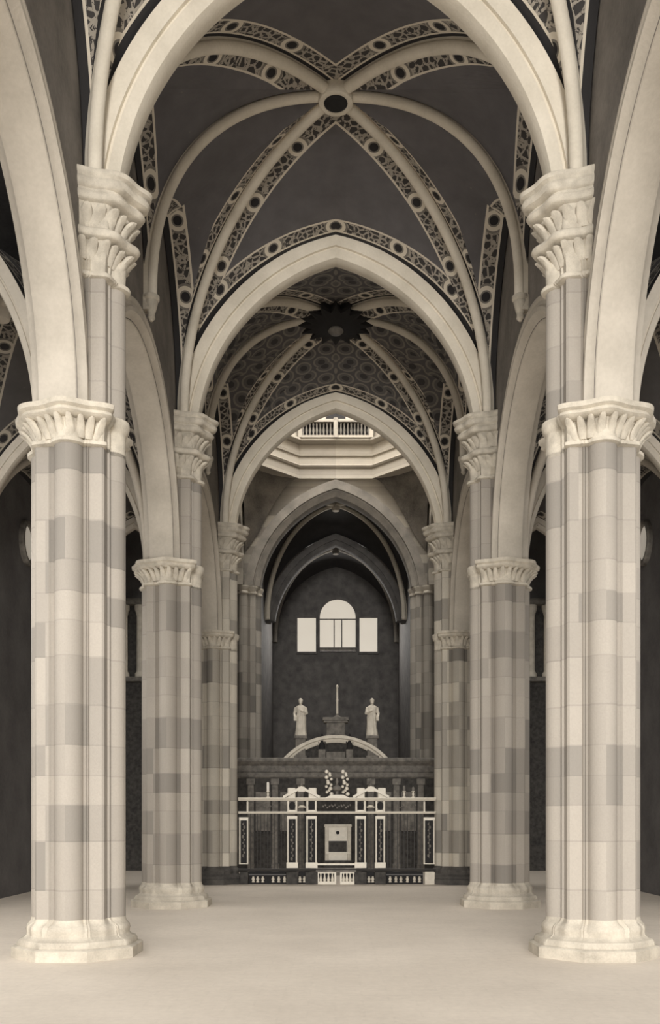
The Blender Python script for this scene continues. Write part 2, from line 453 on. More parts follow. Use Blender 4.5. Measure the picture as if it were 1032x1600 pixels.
# ------------------------------------------------------------------ vault bays
def nave_bay(y0, y1, hw, z0, zt, zb, zw, webA, webP, label, rib_mat, mid=True, xc=0.0, boss='ring', yo=.42, diag=DIAG, transoff=.27, cat='vault ribs', group='ribbed vaults', clip=None, corbelz=12.75, hwt=None, drop=0.0):
    hwt = hw if hwt is None else hwt
    ym = (y0+y1)/2
    ceil = MB(); plain = MB()
    t = thing('vault_ribs', label, cat, (xc, ym, z0), group)
    crown = Vector((xc, ym, zb))
    for sy, yy in ((1, y0), (-1, y1)):
        tap = Vector((xc, yy, zt))
        for sx in (-1, 1):
            X = xc+sx*hw
            T = half_arc((xc+sx*hwt, yy, z0), tap, drop=drop)
            D = half_arc((xc+sx*(hwt-.05), yy+sy*yo, z0), crown, p=2.15)
            web(ceil, T, D, transoff, .0)
            # side cell
            if mid:
                wy = (yy+sy*yo+ym)/2
                wap = Vector((X, wy, zw))
                W1 = half_arc((X, yy+sy*yo, z0), wap); W2 = half_arc((X, ym, corbelz), wap)
                Mr = half_arc((X-sx*.02, ym, corbelz), crown, p=2.4)
                web(ceil, D, W1, 0, -.02); web(ceil, W2, Mr, -.02, 0, which='A'); web(plain, W2, Mr, which='B')
            else:
                W = half_arc((X, yy+sy*yo, z0), Vector((X, ym, zw)))
                web(ceil, D, W, 0, .0)
            m = MB(); sweep(m, D, diag); bake(m, (xc, ym, z0)); m.build('diagonal_rib', rib_mat, t, 40)
    if mid:
        for sx in (-1, 1):
            X = xc+sx*hw
            Mr = half_arc((X-sx*.02, ym, corbelz), crown, p=2.4)
            m = MB(); sweep(m, Mr, MIDR); bake(m, (xc, ym, z0)); m.build('middle_rib', rib_mat, t, 40)
            m = MB()
            xx = X-sx*.13
            m.lathe([(.03, -.5), (.08, -.44), (.07, -.36), (.1, -.28), (.14, -.12), (.13, -.1), (.17, -.06), (.17, 0), (.14, .02)], xx, ym, corbelz, 12)
            m.box(min(X, xx)-.02, max(X, xx)+.02, ym-.1, ym+.1, corbelz-.3, corbelz)
            bake(m, (xc, ym, z0)); m.build('corbel', M_CAP, t, 40)
    ce = ceil.build('ceiling', webA); struct(ce)
    if plain.v: struct(plain.build('ceiling', webP))
    m = MB()
    if boss == 'ring':
        m.lathe([(.22, .1), (.22, -.24), (.25, -.29), (.30, -.30), (.345, -.28), (.36, -.22), (.34, -.12), (.3, .1)], xc, ym, zb, 24)
        bake(m, (xc, ym, z0)); bo = m.build('boss', rib_mat, t, 40)
        m = MB(); m.lathe([(.05, -.1), (.235, -.2), (.25, -.27), (.19, -.31), (.10, -.29), (.02, -.32)], xc, ym, zb, 20)
        bake(m, (xc, ym, z0)); m.build('boss_medallion', M_BLACK, bo, 40)
    elif boss == 'sun':
        rays = 16; prof = []
        ringl = lambda r1, r2, z: [(xc+(r1 if j % 2 else r2)*math.cos(PI*j/rays), ym+(r1 if j % 2 else r2)*math.sin(PI*j/rays), z) for j in range(2*rays)]
        m.loft([ringl(.55, .75, zb+.05), ringl(.75, 1.12, zb-.28), ringl(.72, 1.08, zb-.36), ringl(.4, .45, zb-.44)])
        bake(m, (xc, ym, z0)); bo = m.build('boss', M_BLACK, t, 30)
        m = MB(); m.lathe([(.02, -.42), (.2, -.44), (.23, -.5), (.17, -.56), (.03, -.58)], xc, ym, zb, 18)
        bake(m, (xc, ym, z0)); m.build('boss_medallion', M_GREYM, bo, 40)
    else:
        m.lathe([(.12, .05), (.2, -.3), (.16, -.42), (.03, -.44)], xc, ym, zb, 16)
        bake(m, (xc, ym, z0)); m.build('boss', rib_mat, t, 40)
    return t
ZT, ZB, ZWL = 16.40, 16.95, 15.5
nave_bay(YP[0], YP[1], WX-.02, S, ZT, ZB, ZWL, M_WEB_STAR, M_WEB_STARP, 'ribs of the nearest nave vault, only their feet showing at the top corners', M_RIB, hwt=3.82, drop=.57)
nave_bay(YP[1], YP[2], WX-.02, S, ZT, ZB, ZWL, M_WEB_STAR, M_WEB_STARP, 'six pale ribs of the dark starry vault meeting at a ringed boss', M_RIB, hwt=3.82, drop=.57)
nave_bay(YP[2], YP[3], WX-.02, S, ZT, ZB, ZWL, M_WEB_SC, M_WEB_SCP, 'pale ribs of the circle-patterned vault meeting at a dark sunburst boss', M_RIB, boss='sun', hwt=3.82, drop=.57)
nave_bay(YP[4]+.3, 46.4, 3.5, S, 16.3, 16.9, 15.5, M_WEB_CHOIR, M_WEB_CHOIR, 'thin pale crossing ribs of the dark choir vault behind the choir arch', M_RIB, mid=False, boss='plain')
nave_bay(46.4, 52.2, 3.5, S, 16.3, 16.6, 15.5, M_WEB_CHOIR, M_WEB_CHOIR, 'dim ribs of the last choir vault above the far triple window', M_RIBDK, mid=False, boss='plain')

def transverse(y, label, mat, a=3.82, zt=ZT, drop=.57, prof=TRANS, xc=0, z0=S, name='transverse_arch', group='pointed arches across the nave'):
    t = thing(name, label, 'arch', (xc, y, z0), group)
    for sx in (-1, 1):
        m = MB(); sweep(m, half_arc((xc+sx*a, y, z0), (xc, y, zt), 36, drop=drop), prof, True); bake(m, (xc, y, z0))
        m.build('arch_half', mat, t, 30)
    return t
transverse(YP[1], 'nearest and largest pointed transverse arch, its crown above the picture', M_RIB)
transverse(YP[2], 'second pale pointed transverse arch between the two nave vaults', M_RIB)
transverse(YP[3], 'third and smallest pale pointed transverse arch, framing the crossing', M_RIB)
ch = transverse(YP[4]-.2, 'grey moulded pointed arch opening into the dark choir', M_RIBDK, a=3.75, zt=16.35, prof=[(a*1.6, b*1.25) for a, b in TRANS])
m = MB()
for sx in (-1, 1): pass
transverse(46.4, 'dim inner arch halfway along the dark choir', M_CHOIR, a=3.45, zt=16.2)

# ------------------------------------------------------------------ nave walls with arcade
def wall_with_arches(name, x0, x1, spans, zsp, ztop, yend, mat, along='y'):
    """spans: (y_start, y_end, z_crown) openings; wall between from springing to ztop; x0 visible face"""
    bot = []
    ycur = yend[0]
    bot.append((ycur, zsp))
    for ya, yb, zc in spans:
        ym = (ya+yb)/2
        A = half_arc((0, ya, zsp), (0, ym, zc), 24); B = half_arc((0, yb, zsp), (0, ym, zc), 24)
        bot += [(p.y, p.z) for p in A] + [(p.y, p.z) for p in B[::-1][1:]]
    bot.append((yend[1], zsp))
    m = MB(); n = len(bot)
    P = (lambda x, y, z: (x, y, z)) if along == 'y' else (lambda x, y, z: (y, x, z))
    vs = [P(x0, y, z) for y, z in bot]+[P(x0, y, ztop) for y, z in bot]+[P(x1, y, z) for y, z in bot]+[P(x1, y, ztop) for y, z in bot]
    fs = []
    for i in range(n-1):
        fs += [(i, i+1, n+i+1, n+i), (2*n+i, 3*n+i, 3*n+i+1, 2*n+i+1), (i, 2*n+i, 2*n+i+1, i+1), (n+i, n+i+1, 3*n+i+1, 3*n+i)]
    fs += [(0, n, 3*n, 2*n), (n-1, 3*n-1, 4*n-1, 2*n-1)]
    m.add(vs, fs)
    return struct(m.build(name, mat))
APX = ZC+3.45
HS = 3.52
for sd, nm in ((-1, 'left'), (1, 'right')):
    spans = [(YP[i]+L/2-HS, YP[i]+L/2+HS, APX) for i in range(3)]
    wall_with_arches(f'wall_{nm}', sd*WX, sd*4.46, spans, ZC, 18.2, (YP[0]-.4, YP[3]+.3), M_WALL)
    # crossing side wall with the tall arch to the transept
    ym = (YP[3]+YP[4])/2
    wall_with_arches(f'wall_crossing_{nm}', sd*WX, sd*4.46, [(ym-3.3, ym+3.3, 16.2)], S, 19.0, (YP[3]+.3, YP[4]-.3), M_CROSS)
    for i in range(3):
        yc = YP[i]+L/2
        lab = {0: f'nearest arcade arch on the {nm}, running off the edge of the picture',
               1: f'middle arcade arch on the {nm}, between the first and second piers',
               2: f'far arcade arch on the {nm}, between the second and third piers'}[i]
        t = thing('arcade_arch', lab, 'arch', (sd*4.2, yc, ZC), 'arcade arches to the aisles')
        prof = [(-.40, -.38), (-.40, -.33), (-.37, -.30), (-.37, -.24), (-.42, -.20), (-.42, -.13), (-.37, -.09), (-.33, -.06), (-.28, .02), (-.22, .05), (.22, .05), (.28, .02), (.33, -.06), (.37, -.09), (.42, -.13), (.42, -.20), (.37, -.24), (.37, -.30), (.40, -.33), (.40, -.38)]
        for sy in (-1, 1):
            m = MB(); sweep(m, half_arc((sd*4.2, yc+sy*HS, ZC), (sd*4.2, yc, APX), 32), prof, True); bake(m, (sd*4.2, yc, ZC))
            m.build('arch_half', M_ARCH, t, 30)

# ------------------------------------------------------------------ aisles
for sd, nm in ((-1, 'left'), (1, 'right')):
    xc = sd*6.8
    for i in (1, 2):
        lab = f'ribs of the dim {nm} aisle vault beside the ' + {1: 'first and second piers', 2: 'second and third piers'}[i]
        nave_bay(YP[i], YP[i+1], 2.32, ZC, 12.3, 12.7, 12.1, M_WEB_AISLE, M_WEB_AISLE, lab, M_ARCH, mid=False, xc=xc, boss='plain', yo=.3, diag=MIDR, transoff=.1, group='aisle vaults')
    for i in (1, 2, 3):
        lab = f'narrow arch across the {nm} aisle at the ' + {1: 'nearest', 2: 'second', 3: 'third'}[i] + ' pier'
        transverse(YP[i], lab, M_ARCH, a=2.3, zt=12.28, prof=TRANS_S, xc=xc, z0=ZC, drop=0.0, group='arches across the aisles')
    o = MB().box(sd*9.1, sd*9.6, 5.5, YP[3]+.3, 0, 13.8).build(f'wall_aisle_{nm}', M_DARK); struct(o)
    o = MB().box(sd*4.2, sd*9.6, YP[0]-.4, YP[3]+.3, 13.4, 13.8).build('ceiling', M_DARK); struct(o)
    # transept
    o = MB().box(sd*13.6, sd*14.0, YP[3]-.2, YP[4]+.7, 0, 18.6).build(f'wall_transept_{nm}', M_DARK); struct(o)
    o = MB().box(sd*4.2, sd*14.0, YP[4]+.1, YP[4]+.6, 0, 18.6).build(f'wall_transept_east_{nm}', M_DARK); struct(o)
    o = MB().box(sd*9.1, sd*14.0, YP[3]-.2, YP[3]+.3, 0, 18.6).build(f'wall_transept_west_{nm}', M_DARK); struct(o)
    o = MB().box(sd*4.2, sd*14.0, YP[3]-.2, YP[4]+.6, 18.3, 18.6).build('ceiling', M_DARK); struct(o)
    o = MB().box(sd*4.46, sd*9.6, YP[3]+.0, YP[3]+.3, 12.6, 18.4).build(f'wall_transept_upper_{nm}', M_DARK); struct(o)

# nave roof above the vaults, wall above the third arch
struct(MB().box(-4.4, 4.4, YP[0]-.4, YP[3]+.3, 18.2, 18.5).build('ceiling', M_DARK))
wall_with_arches('wall_crossing_west', YP[3]+.28, YP[3]+.0, [(-3.5, 3.5, 16.05)], S, 22, (-4.4, 4.4), M_CROSS, along='x')
wall_with_arches('wall_crossing_east', YP[4]-.1, YP[4]+.4, [(-3.35, 3.35, 16.0)], S, 22, (-4.4, 4.4), M_CROSS, along='x')

# ------------------------------------------------------------------ crossing lantern
cyc = (YP[3]+YP[4])/2; RI = 3.75; ZL = 16.6
def octpt(k, r, z): a = PI/8+k*PI/4; R = r/math.cos(PI/8); return (R*math.cos(a), cyc+R*math.sin(a), z)
m = MB()
out = []
for r, z in ((RI, ZL), (RI, 24.0), (RI+.5, 24.0), (RI+.5, ZL)): out.append([octpt(k, r, z) for k in range(8)])
m.loft(out+[out[0]], cap=False)
struct(m.build('wall_lantern', M_CROSS))
def octmould(name, prof):
    m = MB(); m.loft([[octpt(k, r, z) for k in range(8)] for r, z in prof]+[[octpt(k, prof[0][0], prof[0][1]) for k in range(8)]], cap=False)
    return struct(m.build(name, M_CROSS))
octmould('trim_1', [(RI+.05, 17.0), (RI-.06, 17.05), (RI-.1, 17.12), (RI-.06, 17.16), (RI+.05, 17.18)])
octmould('trim_2', [(RI+.05, 17.5), (RI-.06, 17.53), (RI-.08, 17.62), (RI+.05, 17.64)])
octmould('trim_3', [(RI+.05, 18.0), (RI-.1, 18.04), (RI-.24, 18.12), (RI-.24, 18.2), (RI+.05, 18.22)])
# squinches in the two far corners and the two near ones
for sx in (-1, 1):
    for sy in (-1, 1):
        corner = Vector((sx*3.85, cyc+sy*4.05, 13.6))
        a1 = Vector((sx*RI, cyc+sy*RI*math.tan(PI/8), ZL)); b1 = Vector((sx*RI*math.tan(PI/8), cyc+sy*RI, ZL))
        a0 = Vector((sx*3.82, cyc+sy*1.2, 14.6)); b0 = Vector((sx*1.2, cyc+sy*4.02, 14.6))
        m = MB(); n = 14; rows = []
        for j in range(9):
            k = j/8
            rows.append([])
            for i in range(n+1):
                t = i/n
                p = a1.lerp(b1, t); p.z += .55*math.sin(PI*t)
                p = p+Vector((sx, sy, 0))*(0.0)
                c = corner + Vector((0, 0, .0))
                q_ = c.lerp(p, k**.8); q_.z = c.z+(p.z-c.z)*math.sin(PI/2*k)
                rows[-1].append(q_)
        m.loft(rows, closed=False)
        struct(m.build('trim_4' if (sx, sy) == (-1, 1) else 'trim_5' if (sx, sy) == (1, 1) else 'trim_6' if sx < 0 else 'trim_7', M_SQUINCH, None, 60))
# gallery balustrade across the far facet
yb = cyc+RI-.18
bal = thing('gallery_balustrade', 'small balustrade of the lantern gallery high above the choir arch', 'balustrade', (0, yb, 18.22))
MB().box(-1.5, 1.5, -.1, .1, 0, .1).build('bottom_rail', M_CROSS, bal)
MB().box(-1.5, 1.5, -.1, .1, .66, .78).build('top_rail', M_CROSS, bal)
for k in range(20):
    x = -1.38+2.76*k/19
    MB().lathe([(.035, .1), (.05, .14), (.03, .2), (.055, .32), (.03, .5), (.05, .6), (.035, .66)], x, 0, 0, 8).build('baluster', M_GREYM, bal, 40)
for x in (-1.5, 0, 1.5):
    MB().bbox(x-.09, x+.09, -.12, .12, 0, .84).build('post', M_CROSS, bal)
o = MB().box(-1.42, 1.42, yb+.11, yb+.17, 18.24, 18.92).build('gap_shade_panel', M_BLACK); struct(o)  # black sheet standing in for the shaded gaps between the balusters
m = MB(); 
arc = [(.42*math.cos(PI*k/12), 0.42*math.sin(PI*k/12)) for k in range(13)]
m.loft([[(x, yb+.1, 19.05+z*1.3) for x, z in arc], [(x, yb+.2, 19.05+z*1.3) for x, z in arc]])
w = m.build('window_2', M_BLACK); struct(w)

# ------------------------------------------------------------------ choir walls
for sd, nm in ((-1, 'left'), (1, 'right')):
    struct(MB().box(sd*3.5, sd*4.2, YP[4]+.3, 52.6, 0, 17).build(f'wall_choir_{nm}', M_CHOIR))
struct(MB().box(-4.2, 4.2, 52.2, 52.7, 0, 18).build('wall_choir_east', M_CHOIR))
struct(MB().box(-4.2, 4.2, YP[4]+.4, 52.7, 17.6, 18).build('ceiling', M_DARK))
# floor
struct(MB().box(-14.5, 14.5, -14, 53, -.3, 0).build('floor', M_FLOOR))

# triple window with arched centre
def px(x, y, Y): s_ = 1460.0/Y; return ((x-525)/s_, 2.1-(y-1283)/s_)
YW = 52.1
w = thing('window_1', 'pale daylit triple window with an arched centre light high in the choir', 'window', (0, YW, 0)); w['kind'] = 'structure'
del w['label']; del w['category']
def pane(x0, x1, y0, y1, arch):
    (xa, za), (xb, zb_) = px(x0, y1, YW), px(x1, y0, YW)
    if not arch:
        return [(xa, za), (xb, za), (xb, zb_), (xa, zb_)]
    r = (xb-xa)/2; zc = zb_-r
    return [(xa, za), (xb, za)]+[((xa+xb)/2+r*math.cos(PI*k/16), zc+r*math.sin(PI*k/16)) for k in range(17)]
for (x0, x1, y0, y1, ar) in ((465, 494, 966, 1019, False), (500, 556, 937, 1012, True), (562, 590, 966, 1019, False)):
    pl = pane(x0, x1, y0, y1, ar)
    m = MB(); m.loft([[(x, -.02, z) for x, z in pl], [(x, .05, z) for x, z in pl]]); m.build('pane', M_GLOW, w)
    # stone frame following the opening
    cx = sum(p[0] for p in pl)/len(pl); cz = sum(p[1] for p in pl)/len(pl)
    m = MB(); outp = []
    for x, z in pl:
        d = Vector((x-cx, z-cz)).normalized()*.13; outp.append((x+d.x, z+d.y))
    m.loft([[(x, -.14, z) for x, z in outp], [(x, .06, z) for x, z in outp], [(x, .06, z) for x, z in pl], [(x, -.14, z) for x, z in pl], [(x, -.14, z) for x, z in outp]], cap=False)
    m.build('window_frame', M_CHOIR, w)
x0, z0 = px(500, 1012, YW); x1, z1 = px(556, 968, YW)
MB().box(x0, x1, -.06, -.02, z1-.03, z1+.03).build('glazing_bar', M_GREYM, w)
MB().box(-.12, -.06, -.06, -.02, z0, z1).build('glazing_bar', M_GREYM, w)
MB().box((x0+x1)/2+.2, (x0+x1)/2+.26, -.06, -.02, z0, z1).build('glazing_bar', M_GREYM, w)
m = MB(); m.box(x0, x1, -.3, 0, z0-.24, z0-.12); m.build('sill', M_GREYM, w)
for sd, n_ in ((-1, 3), (1, 4)):
    m = MB(); m.loft([[(sd*9.09, 27.4+.45*math.cos(2*PI*k/20), 10.25+.5*math.sin(2*PI*k/20)) for k in range(20)], [(sd*9.05, 27.4+.45*math.cos(2*PI*k/20), 10.25+.5*math.sin(2*PI*k/20)) for k in range(20)]])
    ow = struct(m.build(f'window_{n_}', M_GLOW2))
    m = MB(); el = lambda k, g, x: (sd*x, 27.4+(.45+g)*math.cos(2*PI*k/20), 10.25+(.5+g)*math.sin(2*PI*k/20))
    rr = [(0, 9.1), (0, 9.0), (.04, 8.95), (.12, 8.95), (.16, 9.0), (.16, 9.1)]
    m.loft([[el(k, g, x) for k in range(20)] for g, x in rr+[rr[0]]], cap=False); m.build('window_frame', M_GREYM, ow)

# ------------------------------------------------------------------ choir screen (stone, with curved pediment)
YS = 38.55
def sx_(x): return (x-525)*YS/1460
def sz_(y): return 2.1-(y-1283)*YS/1460
cs = thing('choir_screen', 'dark carved stone choir screen with pale curved pediment and cornice', 'choir screen', (0, YS, 0))
MB().box(-4.05, 4.05, -.05, .35, 0, 3.9).build('wall_panel', M_SCREEN, cs)
m = MB()
m.loft([[(x, y, z) for x, y in ((-4.1, -.05-o), (4.1, -.05-o), (4.1, .4), (-4.1, .4))] for o, z in ((0, 3.86), (.08, 3.92), (.08, 4.1), (.02, 4.14), (.02, 4.38), (.2, 4.5), (.26, 4.56), (.26, 4.66), (.2, 4.7))])
m.build('cornice', M_GREYM, cs)
for x in (-3.5, -2.5, -1.45, 1.45, 2.5, 3.5):
    p = MB(); p.bbox(x-.16, x+.16, -.17, -.04, 0, .35); p.bbox(x-.13, x+.13, -.13, -.04, .35, 3.6); p.bbox(x-.18, x+.18, -.19, -.04, 3.6, 3.85)
    p.build('pilaster', M_GREYM, cs)
for x in (-3, -1.98, 1.98, 3):
    p = MB(); p.box(x-.3, x+.3, -.09, -.04, 1.7, 3.3); p.build('panel', M_GREYM, cs)
# curved pediment
m = MB(); ra, rb = [], []
hw, ris = 2.16, .95; R = (hw*hw+ris*ris)/(2*ris); a_ = math.asin(hw/R)
rings_ = []
for k in range(33):
    t = -a_+2*a_*k/32
    rings_.append([(r*math.sin(t), y, 4.68+ris-R+r*math.cos(t)) for r, y in ((R, -.25), (R, .3), (R-.3, .3), (R-.3, -.1), (R-.22, -.16), (R-.16, -.17), (R-.12, -.25))])
m.loft(rings_); m.build('curved_pediment', M_MARBLE, cs, 40)
m = MB(); pl = [(-1.75, 4.66), (1.75, 4.66)]+[((R-.25)*math.sin(t), 4.68+ris-R+(R-.25)*math.cos(t)) for t in [a_*.8-2*a_*.8*k/20 for k in range(21)]]
m.loft([[(x, .05, z) for x, z in pl], [(x, .25, z) for x, z in pl]]); m.build('tympanum', M_SCREEN, cs)
m = MB(); m.bbox(-.72, -.42, -.2, .0, 4.66, 5.05); m.build('tympanum_block', M_GREYM, cs)
m = MB(); m.bbox(.42, .72, -.2, .0, 4.66, 5.05); m.build('tympanum_block', M_GREYM, cs)
m = MB(); m.bbox(-.4, .4, -.14, .0, 4.66, 4.95); m.build('tympanum_relief', M_GREYM, cs)
m = MB(); m.bbox(-.42, .42, -.2, .3, 5.6, 5.66); m.bbox(-.38, .38, -.17, .27, 5.66, 6.15); m.bbox(-.5, .5, -.26, .34, 6.15, 6.24); m.bbox(-.54, .54, -.3, .36, 6.24, 6.36)
m.build('centre_pedestal', M_GREYM, cs)
for x in (sx_(470), sx_(582)):
    m = MB(); m.bbox(x-.26, x+.26, -.2, .3, 4.68, 4.8); m.bbox(x-.21, x+.21, -.15, .25, 4.8, 5.5); m.bbox(x-.27, x+.27, -.21, .31, 5.5, 5.62)
    m.build('side_pedestal', M_GREYM, cs)
# post on the centre pedestal
cr = thing('slender_post', 'slender pale post standing on the middle pedestal of the choir screen', 'post', (0.06, YS+.05, 6.36))
MB().lathe([(.16, 0), (.16, .04), (.07, .1), (.05, .2)], 0, 0, 0, 12).build('foot', M_GREYM, cr, 40)
MB().lathe([(.055, .18), (.05, .7), (.06, .74), (.045, .8), (.04, 1.24), (.06, 1.28), (.05, 1.34), (.01, 1.38)], 0, 0, 0, 10).build('upright', M_MARBLE, cr, 40)

def statue(x, z, mirror, label):
    t = tag(statue_mesh(mirror), label, 'statue', 'statues on the choir screen')
    t.location = (x, YS+.05, z); return t
def statue_mesh(mirror):
    m = MB(); rings = []
    # draped body: elliptical rings with folds
    for k, (z, rx, ry, dx) in enumerate([(0, .25, .2, 0), (.05, .25, .2, 0), (.3, .215, .18, .01), (.6, .2, .165, .02), (.78, .205, .17, .02), (.92, .175, .14, .015), (1.08, .20, .14, .005), (1.18, .215, .13, 0), (1.23, .17, .11, 0), (1.26, .085, .075, 0), (1.3, .062, .06, 0), (1.34, .068, .072, 0), (1.40, .085, .098, 0), (1.46, .085, .1, 0), (1.52, .07, .085, 0), (1.555, .03, .04, 0)]):
        n = 28; fold = .07 if z < .8 else .03 if z < 1.2 else 0
        rings.append([(mirror*dx+rx*(1+fold*math.sin(7*2*PI*j/n+z*2))*math.cos(2*PI*j/n), ry*(1+fold*math.cos(9*2*PI*j/n))*math.sin(2*PI*j/n), z) for j in range(n)])
    m.loft(rings)
    # nose, beard and hair mass
    m.ball((0, -.1, 1.43), .018, 6); m.ball((0, -.075, 1.36), .05, 8); m.ball((0, .03, 1.46), .098, 10)
    # arms: one raised across the breast, one hanging with a book
    s_ = mirror
    for pts in ([(s_*.2, 0, 1.17), (s_*.255, -.03, .93), (s_*.08, -.19, 1.0), (s_*.0, -.2, 1.04)], [(-s_*.2, 0, 1.17), (-s_*.26, .0, .92), (-s_*.235, -.13, .74), (-s_*.22, -.17, .68)]):
        for (a, b), r in zip(zip(pts[:-1], pts[1:]), (.065, .055, .04)):
            m.tube(a, b, r, r*.85, 8); m.ball(b, r*.9, 8)
    m.box(-s_*.22-.06, -s_*.22+.06, -.22, -.17, .6, .78)
    o = m.build('robed_statue', M_MARBLE, None, 60)
    r = o.modifiers.new('skin', 'REMESH'); r.mode = 'VOXEL'; r.voxel_size = .018; r.use_smooth_shade = True
    return o
statue(sx_(470), 5.62, 1, 'pale robed statue on the left pedestal of the choir screen')
statue(sx_(582), 5.62, -1, 'pale robed statue on the right pedestal of the choir screen')
def small_figure(x, label):
    m = MB(); rings = []
    for z, rx, ry in [(0, .13, .1), (.15, .12, .1), (.35, .1, .08), (.45, .12, .08), (.5, .05, .05), (.54, .055, .06), (.6, .055, .06), (.65, .02, .02)]:
        rings.append([(rx*math.cos(2*PI*j/14), ry*math.sin(2*PI*j/14), z) for j in range(14)])
    m.loft(rings); m.tube((.1, 0, .44), (.14, -.06, .25), .03, .025); m.tube((-.1, 0, .44), (-.14, -.06, .25), .03, .025)
    o = m.build('small_dark_figure', M_BLACK, None, 50); o.location = (x, YS-.1, 5.05); tag(o, label, 'statue', 'small figures under the curved pediment')
small_figure(-.57, 'small dark figure under the curved pediment, left of its middle')
small_figure(.57, 'small dark figure under the curved pediment, right of its middle')

# altar seen through the gate
YA = 36.6
al = thing('altar', 'pale altar with framed front seen through the middle of the metal screen', 'altar', (0, YA, 0))
k_ = YA/1460.
def ax_(x): return (x-525)*k_
def az_(y): return 2.1-(y-1283)*k_
MB().bbox(-1.0, 1.0, -.5, .6, 0, .25).build('step', M_GREYM, al)
m = MB(); m.bbox(ax_(512), ax_(545), -.1, .3, az_(1345), az_(1290)); m.build('body', M_BRASS, al)
m = MB(); m.box(ax_(514), ax_(542), -.13, -.09, az_(1331), az_(1314)); m.build('frontal_panel', M_SCREEN, al)
m = MB(); m.bbox(ax_(508), ax_(514), -.16, .2, az_(1345), az_(1288)); m.build('side_pilaster', M_MARBLE, al)
m = MB(); m.bbox(ax_(543), ax_(549), -.16, .2, az_(1345), az_(1288)); m.build('side_pilaster', M_MARBLE, al)
m = MB(); m.bbox(ax_(509), ax_(548), -.2, .25, az_(1334), az_(1331)); m.build('ledge', M_BRASS, al)
m = MB(); m.bbox(ax_(507), ax_(550), -.2, .25, az_(1292), az_(1288)); m.build('cornice', M_MARBLE, al)
m = MB(); m.bbox(ax_(506), ax_(551), -.3, .3, .24, az_(1344)); m.build('altar_table', M_SCREEN, al)
m = MB()
cxx, czz = ax_(528), az_(1301)
m.loft([[(cxx+.07*math.cos(2*PI*j/14), y, czz+.07*math.sin(2*PI*j/14)) for j in range(14)] for y in (-.12, -.08)]); m.build('round_opening', M_BLACK, al)

# ------------------------------------------------------------------ metal screen between the third piers
YR = 31.15; kr = YR/1460.
def rx(x): return (x-525)*kr
def rz(y): return 2.1-(y-1283)*kr
scr = thing('metal_screen', 'tall metal screen of pale framed pilasters, beams and thin bars across the nave', 'screen', (0, YR, 0))
XL, XR = rx(372)+.02, rx(682)-.02
def beam(name, y0, y1, d, x0=XL, x1=XR, mat=None):
    m = MB(); za, zb_ = rz(y1), rz(y0); h = zb_-za
    m.loft([[(x, y, z) for x, y in ((x0, -d*o), (x1, -d*o), (x1, d*o), (x0, d*o))] for o, z in ((.5, za), (.7, za+h*.35), (.8, za+h*.5), (1, za+h*.8), (1, zb_))])
    return m.build(name, mat or M_BRASS, scr)
beam('cornice_beam', 1246.5, 1251, .16)
beam('architrave_beam', 1268, 1271.5, .10)
beam('sill_rail', 1357, 1361, .08, mat=M_IRON)
def frame_pilaster(x0, x1, yt, ybm, name='pilaster', lw=.055, base=True):
    a, b = rx(x0), rx(x1); zt_, zb_ = rz(yt), rz(ybm)
    m = MB()
    m.bbox(a, a+lw, -.07, .07, zb_, zt_); m.bbox(b-lw, b, -.07, .07, zb_, zt_)
    m.box(a, b, -.075, .075, zt_-.1, zt_); 
    if base: m.box(a-.02, b+.02, -.09, .09, zb_-.02, zb_+.16)
    else: m.box(a, b, -.075, .075, zb_, zb_+.02)
    p = m.build(name, M_BRASS, scr)
    MB().box(a+lw*.8, b-lw*.8, -.02, .03, zb_, zt_).build('pilaster_infill', M_BLACK, p)
    # scrolling ornament up the middle
    o = MB(); z = zb_+.28; k = 0; c = (a+b)/2
    while z < zt_-.2:
        o.ball((c+(.025 if k % 2 else -.025), -.04, z), .028 if k % 3 else .042, 6, 1.3); z += .105; k += 1
    o.tube((c, -.035, zb_+.2), (c, -.035, zt_-.15), .009, n=6)
    o.build('pilaster_ornament', M_GREYM, p)
    return p
for x0, x1 in ((449, 465), (479, 495.5), (555.5, 572), (587, 602)):
    frame_pilaster(x0, x1, 1275, 1355)
    a, b = rx(x0), rx(x1)
    m = MB(); m.bbox(a-.03, b+.03, -.12, .12, 0, rz(1361)-.02); m.build('pedestal', M_SCREEN, scr)
    # frieze block with a roundel
    m = MB(); m.bbox(a, a+.07, -.07, .07, rz(1268), rz(1251)); m.bbox(b-.07, b, -.07, .07, rz(1268), rz(1251)); m.box(a, b, -.05, .05, rz(1268), rz(1268)+.05)
    fb = m.build('frieze_block', M_BRASS, scr)
    m = MB(); c = (a+b)/2; zc = rz(1259)
    m.loft([[(c+.11*math.cos(2*PI*j/14), y, zc+.14*math.sin(2*PI*j/14)) for j in range(14)] for y in (-.06, .04)]); m.build('frieze_roundel', M_BLACK, fb)
for x0, x1 in ((374, 388.5), (662, 679.5)):
    frame_pilaster(x0, x1, 1277, 1350, base=False, lw=.05)
    a, b = rx(x0), rx(x1)
    m = MB(); m.bbox(a+.03, b-.0, -.12, .12, 0, rz(1361)-.02); m.build('pedestal', M_MARBLE if x0 > 600 else M_SCREEN, scr)
    m = MB(); m.bbox(b-.06 if x0 < 500 else a, b if x0 < 500 else a+.06, -.05, .05, rz(1268), rz(1252)); m.build('frieze_block', M_BRASS, scr)
def bars(x0, x1, n, yt, ybm):
    for k in range(n):
        x = rx(x0+(x1-x0)*(k+.5)/n)
        m = MB(); m.tube((x, 0, rz(ybm)), (x, 0, rz(yt)), .011, n=6)
        for zz in (.33, .66): m.ball((x, 0, rz(ybm)+(rz(yt)-rz(ybm))*zz), .02, 6)
        m.build('bar', M_IRON, scr, 40)
